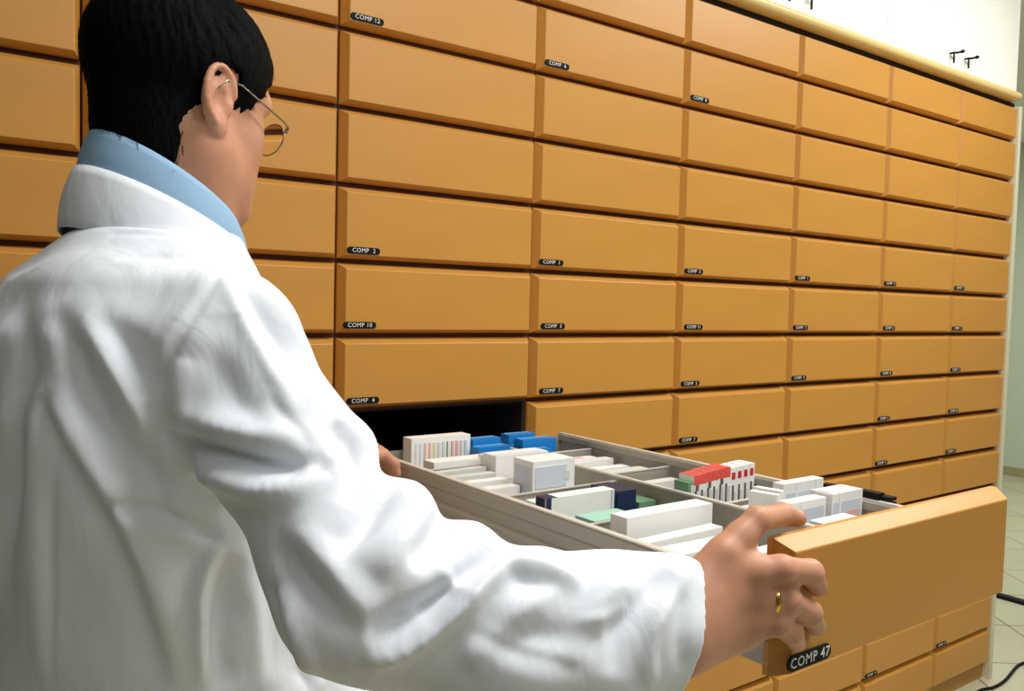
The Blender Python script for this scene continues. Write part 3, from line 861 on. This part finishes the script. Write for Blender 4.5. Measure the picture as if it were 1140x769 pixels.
# ---- ring
a, b = rng_m, fing[2][0]
c_ = a+(b-a)*.74; ax_ = unit(b-a); p1 = unit(np.cross(ax_, palm_n)); p2 = np.cross(ax_, p1)
mb = MB(); R1 = .0129; nseg = 32
prof = [(-.0027, 0), (-.0024, .0012), (0, .0018), (.0024, .0012), (.0027, 0), (.0027, -.0012), (-.0027, -.0012)]
vs = []
for k in range(nseg):
    an = 2*PI*k/nseg; rdv = p1*math.cos(an)+p2*math.sin(an)
    for (u_, v_) in prof: vs.append(c_+rdv*(R1+v_)+ax_*u_-MO)
n = len(prof); fs = [(k*n+j, k*n+(j+1) % n, ((k+1) % nseg)*n+(j+1) % n, ((k+1) % nseg)*n+j) for k in range(nseg) for j in range(n)]
mb.add(vs, fs, MT['goldring']); tag(mb.build('finger_ring', man, smooth=True), 'gold wedding ring')

# ---- lab coat
K = Field(np.array([-.36, -1.10, .50]), np.array([.44, -.06, 1.52]), .0046)
lo, hi = K.lo, K.lo+np.array(K.V.shape)*K.h
sl, X, Y, Z = K.sub(lo, hi)
zk = np.array([.40, .70, .90, 1.05, 1.18, 1.28, 1.36, 1.41, 1.445, 1.475, 1.50])
zsh = SH_R[2]-1.348
ak = np.array([.250, .230, .205, .190, .190, .196, .192, .165, .120, .085, .060])
bk = np.array([.260, .240, .215, .180, .150, .136, .128, .112, .090, .072, .060])
fk = np.array([.05, .05, .05, .02, -.02, -.040, -.04, -.03, -.015, .0, .01])
zz = Z-np.float32(zsh)
A_ = np.interp(zz, zk, ak).astype(np.float32); B_ = np.interp(zz, zk, bk).astype(np.float32); F_ = np.interp(zz, zk, fk).astype(np.float32)
u_ = (X-np.float32(NECK[0]))*BR[0]+(Y-np.float32(NECK[1]))*BR[1]
v_ = (X-np.float32(NECK[0]))*BF[0]+(Y-np.float32(NECK[1]))*BF[1]-F_
q_ = (np.abs(u_/A_)**2.3+np.abs(v_/B_)**2.3)**(1/2.3)
dT = (q_-1)*np.minimum(A_, B_)*.9
dT = np.maximum(dT, (zz-1.462)*.8)
dT = np.maximum(dT, (.58-Z))
K.V = dT.astype(np.float32)
# shoulders
K.cone(bd(-.10, -.03, SH_R[2]-.005), SH_R+BF*-.0, .058, .062, .05)
K.cone(bd(.10, -.03, SH_R[2]-.005), SH_L, .058, .062, .05)
# right sleeve with bunched cloth round the elbow
ar1 = SH_R+(EL_R-SH_R)*.45
K.chain([SH_R+UP*.0, ar1, EL_R], [.060, .057, .060], .03)
K.chain([EL_R, FM_R, FM_R*.45+WR_R*.55, WR_R+(WR_R-FM_R)*.2], [.062, .063, .058, .054], .04, flat=(unit(CAM-EL_R), .86))
K.chain([SH_L, SH_L+(EL_L-SH_L)*.5, EL_L, WR_L-(WR_L-EL_L)*.05], [.074, .066, .064, .052], .03)
def bump(px, py, d, r, r2=None, px2=None, py2=None, d2=None, k=.03):
    a = at(px, py, d); b = at(px2, py2, d2) if px2 is not None else a+1e-4
    K.cone(a, b, r, r2 or r, k)
# cloth bulges seen along the upper edge of the sleeve
BULGES = [
 (388, 500, .715, .021, .022, 335, 560, .670),
 (452, 566, .70, .024, .026, 410, 640, .660),
 (524, 608, .70, .022, .026, 480, 670, .665),
 (604, 636, .705, .021, .022, 560, 700, .675),
 (404, 716, .67, .018, .018, 440, 730, .670),
 (660, 660, .71, .022, .022, 690, 664, .715),
 (742, 654, .722, .024, .023, 756, 652, .725),
 (745, 742, .725, .028, .028, 756, 745, .73),
]
for q in BULGES: bump(q[0], q[1], q[2], q[3], q[4], q[5], q[6], q[7], .018)
Pk, Qk = K.mesh(4)
# openings: neck, cuffs, hem
ctr = Pk[Qk].mean(1)
axw = unit(WR_R-EL_R); cutR = WR_R+axw*.003
keep = np.ones(len(Qk), bool)
vw = ray(783, 690); vn = unit(np.cross(ray(775, 600), ray(788, 769)))   # plane of the cuff's edge as seen
cutn = unit(axw*.85+np.array([0, 0, -.05]))
dd = (ctr-cutR)@cutn
keep &= ~((dd > 0) & (np.linalg.norm(ctr-cutR, axis=1) < .16))
axl = unit(WR_L-EL_L); dl = (ctr-(WR_L-axl*.0))@axl
keep &= ~((dl > 0) & (np.linalg.norm(ctr-WR_L, axis=1) < .12))
keep &= ctr[:, 2] > .60
nl = ctr-NECK; rn = np.hypot(nl@BR, nl@BF-.01)
keep &= ~((rn < .086) & (nl[:, 2] > -.02-.30*(nl@BF)))
Qk = Qk[keep]
# clean straight edges at the openings
eb = np.sort(np.concatenate([Qk[:, [0, 1]], Qk[:, [1, 2]], Qk[:, [2, 3]], Qk[:, [3, 0]]]), 1)
ue, ce = np.unique(eb, axis=0, return_counts=True); bv = np.unique(ue[ce == 1])
for c0, n0, lim in ((cutR, cutn, .16), (WR_L, axl, .12)):
    m_ = bv[(np.linalg.norm(Pk[bv]-c0, axis=1) < lim) & (np.abs((Pk[bv]-c0)@unit(n0)) < .012)]
    Pk[m_] -= ((Pk[m_]-c0)@unit(n0))[:, None]*unit(n0)
m_ = bv[Pk[bv, 2] < .62]; Pk[m_, 2] = .60
used = np.unique(Qk); mp_ = -np.ones(len(Pk), int); mp_[used] = np.arange(len(used)); Pk = Pk[used]; Qk = mp_[Qk]
tree = BVHTree.FromPolygons(Pk.tolist(), Qk.tolist())
Nk = vnormals(Pk, Qk)
def hit(px, py):
    d = ray(px, py); l = np.linalg.norm(d)
    h_ = tree.ray_cast(Vector(CAM), Vector(d/l))
    return None if h_[0] is None else np.array(h_[0])
disp = np.zeros(len(Pk))
def crease(pts, w, h, taper=True, skew=0.0):
    """raised (h>0) or sunk fold following a line on the cloth; w half width in metres; skew sharpens one flank"""
    dense = []
    for i in range(len(pts)-1):
        n = max(2, int(math.hypot(pts[i+1][0]-pts[i][0], pts[i+1][1]-pts[i][1])/6))
        for t in np.linspace(0, 1, n, endpoint=False): dense.append((pts[i][0]+(pts[i+1][0]-pts[i][0])*t, pts[i][1]+(pts[i+1][1]-pts[i][1])*t))
    dense.append(pts[-1])
    W_ = [hit(*q) for q in dense]; W_ = [q for q in W_ if q is not None]
    if len(W_) < 2: return
    W_ = np.array(W_)
    for _ in range(3): W_[1:-1] = (W_[:-2]+W_[1:-1]*2+W_[2:])/4
    lo_, hi_ = W_.min(0)-3*w-.01, W_.max(0)+3*w+.01
    sel = np.where(((Pk > lo_) & (Pk < hi_)).all(1))[0]
    if not len(sel): return
    S = Pk[sel]; best = np.full(len(sel), 9.0); bt = np.zeros(len(sel)); bs = np.zeros(len(sel))
    n = len(W_)-1
    for i in range(n):
        a_, b_ = W_[i], W_[i+1]; dv = b_-a_; t = np.clip(((S-a_)@dv)/(dv@dv+1e-12), 0, 1)
        r_ = S-a_-t[:, None]*dv; ds = np.linalg.norm(r_, axis=1)
        side_ = (np.cross(dv, r_)*(-fw)).sum(1)
        m = ds < best; best[m] = ds[m]; bt[m] = (i+t[m])/n; bs[m] = np.sign(side_[m])
    ww = w*np.where(bs > 0, 1-skew, 1+skew)
    prof_ = np.exp(-(best/ww)**2)
    if taper: prof_ *= np.sin(np.clip(bt, .0, 1)*PI)**.55
    face = smoothstep(-.1, .35, (Nk[sel]*unit(CAM-W_.mean(0))).sum(1))
    disp[sel] += h*prof_*face
FOLDS = [
 # back
 ([(44,440),(62,485),(92,530),(122,575),(150,640),(172,715),(182,768)], .012, -.012, .35),
 ([(56,440),(84,490),(112,535),(140,585),(168,650),(192,720),(205,768)], .020, .012, 0),
 ([(60,345),(78,385),(92,425),(118,470),(150,515),(190,552)], .016, -.012, 0),
 ([(96,350),(118,395),(140,430),(165,480),(190,520)], .014, .009, 0),
 ([(100,352),(130,375),(158,400),(172,440)], .016, -.010, 0),
 ([(20,330),(28,400),(20,470),(10,560),(6,680)], .020, -.009, 0),
 ([(30,430),(36,520),(42,600),(48,700),(52,768)], .022, .006, 0),
 ([(118,556),(150,562),(185,571),(215,580),(245,600)], .007, -.010, .3),
 ([(122,566),(150,576),(185,588),(215,600)], .012, .007, 0),
 ([(245,606),(230,632),(221,662),(222,710),(228,768)], .008, .009, 0),
 ([(262,620),(250,655),(246,700),(250,768)], .016, -.011, 0),
 ([(300,650),(312,690),(328,730),(345,768)], .006, -.007, .2),
 ([(312,652),(326,690),(345,730),(360,768)], .012, .008, 0),
 ([(276,640),(285,690),(292,768)], .012, .005, 0),
 ([(62,470),(60,560),(60,650),(62,768)], .006, -.0032, .3),
 # armhole seam and sleeve head
 ([(247,306),(222,340),(198,378),(180,420),(170,465),(170,510),(180,552),(200,590)], .0068, -.0062, .25),
 ([(238,310),(212,345),(188,382),(170,424),(160,468)], .010, .0035, 0),
 ([(250,308),(264,345),(286,388),(310,428),(332,462)], .008, .005, 0),
 ([(258,305),(285,345),(312,390),(330,420)], .010, -.006, 0),
 ([(282,300),(312,345),(336,390),(368,432)], .012, .006, 0),
 ([(245,350),(240,400),(262,450),(300,480)], .018, -.006, 0),
 ([(205,400),(200,440),(215,475)], .016, .006, 0),
 # sleeve
 ([(176,478),(215,492),(262,506),(310,516),(345,518),(365,506)], .010, -.012, .25),
 ([(196,512),(245,530),(290,548),(330,545),(358,522)], .014, .012, 0),
 ([(190,460),(240,474),(300,488),(350,484)], .014, .008, 0),
 ([(372,470),(390,500),(400,530),(388,560)], .012, -.009, 0),
 ([(438,534),(425,560),(402,590),(372,612)], .012, -.014, .2),
 ([(470,545),(462,580),(440,612),(420,640)], .014, .008, 0),
 ([(497,578),(482,605),(462,632)], .010, -.014, .2),
 ([(568,613),(545,628),(520,642),(495,662),(470,690)], .010, -.012, 0),
 ([(405,738),(440,730),(470,712),(505,680),(535,650),(566,630),(610,634),(650,648)], .011, .014, 0),
 ([(410,705),(440,700),(475,680),(512,655)], .016, -.012, 0),
 ([(530,690),(570,705),(620,712),(670,708)], .018, -.010, 0),
 ([(640,640),(600,665),(560,700),(520,745)], .012, .006, 0),
 ([(300,600),(335,640),(370,680),(400,712)], .016, -.008, 0),
 ([(330,590),(362,630),(392,668),(420,690)], .014, .008, 0),
 ([(770,628),(748,655),(730,690),(722,735),(726,768)], .010, .007, 0),
 ([(752,640),(715,668),(690,700),(680,750)], .014, -.008, 0),
 ([(700,640),(672,665),(650,700),(630,740)], .012, .006, 0),
 ([(760,660),(758,700),(760,750)], .008, -.004, 0),
 ([(486,630),(500,642),(524,662)], .005, .004, .3),
 ([(120,262),(150,258),(190,262)], .006, -.003, 0),
 ([(130,290),(165,283),(205,285)], .006, -.003, 0),
 ([(380,470),(372,500),(350,530)], .006, -.005, .3),
 ([(300,440),(325,470),(350,500)], .006, -.004, .3),
 ([(560,640),(590,650),(625,652)], .006, -.004, .3),
 ([(520,700),(580,730),(650,745)], .008, -.004, .3),
 ([(640,690),(670,690),(700,670)], .006, .003, .3),

]
for pts, w, h, sk in FOLDS: crease(pts, w*.8, h*1.08, True, sk)
# broad cloth unevenness
wv = .0022*np.sin(Pk[:, 0]*31+Pk[:, 2]*17)*np.sin(Pk[:, 1]*27-Pk[:, 2]*23)+.0012*np.sin(Pk[:, 0]*70+Pk[:, 1]*55+Pk[:, 2]*62)
Pk = Pk+Nk*(disp+wv)[:, None]
Pk = relax(Pk, Qk, 1, .4)
coat = part('lab_coat', Pk, Qk, [MT['coat']])
sm = coat.modifiers.new('thickness', 'SOLIDIFY'); sm.thickness = .0022; sm.offset = -1
tag(coat, 'white cotton lab coat')
ss = coat.modifiers.new('smoother', 'SUBSURF'); ss.levels = 0; ss.render_levels = 1

# ---- collars: bands swept round the neck
def collar(name, z_top, z_bot, a_t, b_t, a_b, b_b, f0, drop_t, drop_b, open_ang, m, thick, fold=True, parent=None, c=NECK, lean=0.0, roll=0.0):
    vs, fs = [], []; n = 96; J = 7
    for i in range(n+1):
        ph = -PI+open_ang+(2*PI-2*open_ang)*i/n       # 0 = back of neck
        cs, sn = math.cos(ph), math.sin(ph)
        dr = (1-cs)/2
        for j in range(J+1):
            t = j/J
            a = a_t+(a_b-a_t)*t+.002*math.sin(PI*t); b = b_t+(b_b-b_t)*t+.004*math.sin(PI*t)
            z = (z_top-drop_t*dr)*(1-t)+(z_bot-drop_b*dr)*t
            q = c+BR*(a*sn)+BF*(-b*cs+f0+lean*(-(z)))+UP*(z+roll*sn)
            vs.append(q)
        if fold:
            # the stand going down inside, its own edge at the fold so that the fold stays crisp
            for t in (0, 1):
                a = a_t-.003-.004*t; b = b_t-.003-.004*t
                vs.append(c+BR*(a*sn)+BF*(-b*cs+f0)+UP*(z_top-drop_t*dr-.0005-.028*t+roll*sn))
    S = J+3 if fold else J+1
    for i in range(n):
        for j in range(J): fs.append((i*S+j, i*S+j+1, (i+1)*S+j+1, (i+1)*S+j))
        if fold: fs.append((i*S+J+2, i*S+J+1, (i+1)*S+J+1, (i+1)*S+J+2))
    P_ = np.array(vs); o = part(name, P_, np.array(fs), [m], parent=None)
    md = o.modifiers.new('thickness', 'SOLIDIFY'); md.thickness = thick; md.offset = 0
    return o
sc_ = collar('shirt_collar', .084, .030, .073, .074, .080, .085, .004, .090, .080, .22, MT['shirt'], .0016)
tag(sc_, 'light blue shirt collar')
cc_ = collar('coat_collar', .047, -.015, .082, .086, .096, .100, .002, .084, .080, .55, MT['coat'], .0018)
tag(cc_, 'turned down white coat collar')

# ---- trousers and shoes
T = Field(np.array([-.30, -.90, .03]), np.array([.25, -.20, 1.02]), .010)
T.cone(bd(-.04, -.02, .95), bd(.04, -.02, .95), .125, .125, .03)
for s in (-1, 1): T.chain([bd(s*.085, -.02, .90), bd(s*.10, .0, .50), bd(s*.10, -.02, .10)], [.100, .078, .066], .03)
Pt, Qt = T.mesh(2); tr = part('trousers', Pt, Qt, [MT['trousers']]); tag(tr, 'dark trousers')
for s in (-1, 1):
    S_ = Field(bd(s*.10, .05, 0)-np.array([.2, .2, 0.001]), bd(s*.10, .05, 0)+np.array([.2, .2, .15]), .005)
    S_.V[:] = 1
    S_.cone(bd(s*.10, -.045, .040), bd(s*.115, .16, .030), .040, .036, .02); S_.cone(bd(s*.10, -.04, .045), bd(s*.10, -.03, .10), .040, .042, .02)
    S_.V = np.maximum(S_.V, (.004-S_.ax[2])[None, None, :]).astype(np.float32)
    Ps, Qs = S_.mesh(1); part('shoe', Ps, Qs, [MT['shoe']])

# ------------------------------------------------------------------ light
def area(name, loc, size, power, color=(1, 1, 1), rot=(0, 0, 0), sy=None, spread=None):
    l = bpy.data.lights.new(name, 'AREA'); l.energy = power; l.size = size; l.color = color
    if sy: l.shape = 'RECTANGLE'; l.size_y = sy
    if spread: l.spread = spread
    o = bpy.data.objects.new(name, l); C.objects.link(o); o.location = loc; o.rotation_euler = rot
    return o
def overhead_light(x, y, sx, sy, power, color):
    area('ceiling_and_fill_lamp', (x, y, ZC-.03), sx, power, color, sy=sy)
overhead_light(0.72, -1.25, .9, .35, 34, (1, .99, .97))
overhead_light(-.55, -1.75, .8, .4, 6.5, (.88, .94, 1))  # added fill for the sleeve and upper back, not a known fixture
overhead_light(2.5, -.95, 1.2, .4, 40, (1, .985, .95))
overhead_light(1.5, -2.7, 1.0, .5, 30, (.96, .98, 1))  # added fill from behind the camera to brighten the open drawer front
overhead_light(5.6, .6, 1.2, 1.2, 60, (.97, 1, .93))
w_ = bpy.data.worlds.new('world'); bpy.context.scene.world = w_; w_.use_nodes = True
w_.node_tree.nodes['Background'].inputs[0].default_value = (.8, .9, 1, 1); w_.node_tree.nodes['Background'].inputs[1].default_value = .1

vs_ = bpy.context.scene.view_settings
vs_.view_transform = 'Standard'; vs_.look = 'None'; vs_.gamma = 1.0; vs_.exposure = -0.2; vs_.use_curve_mapping = False
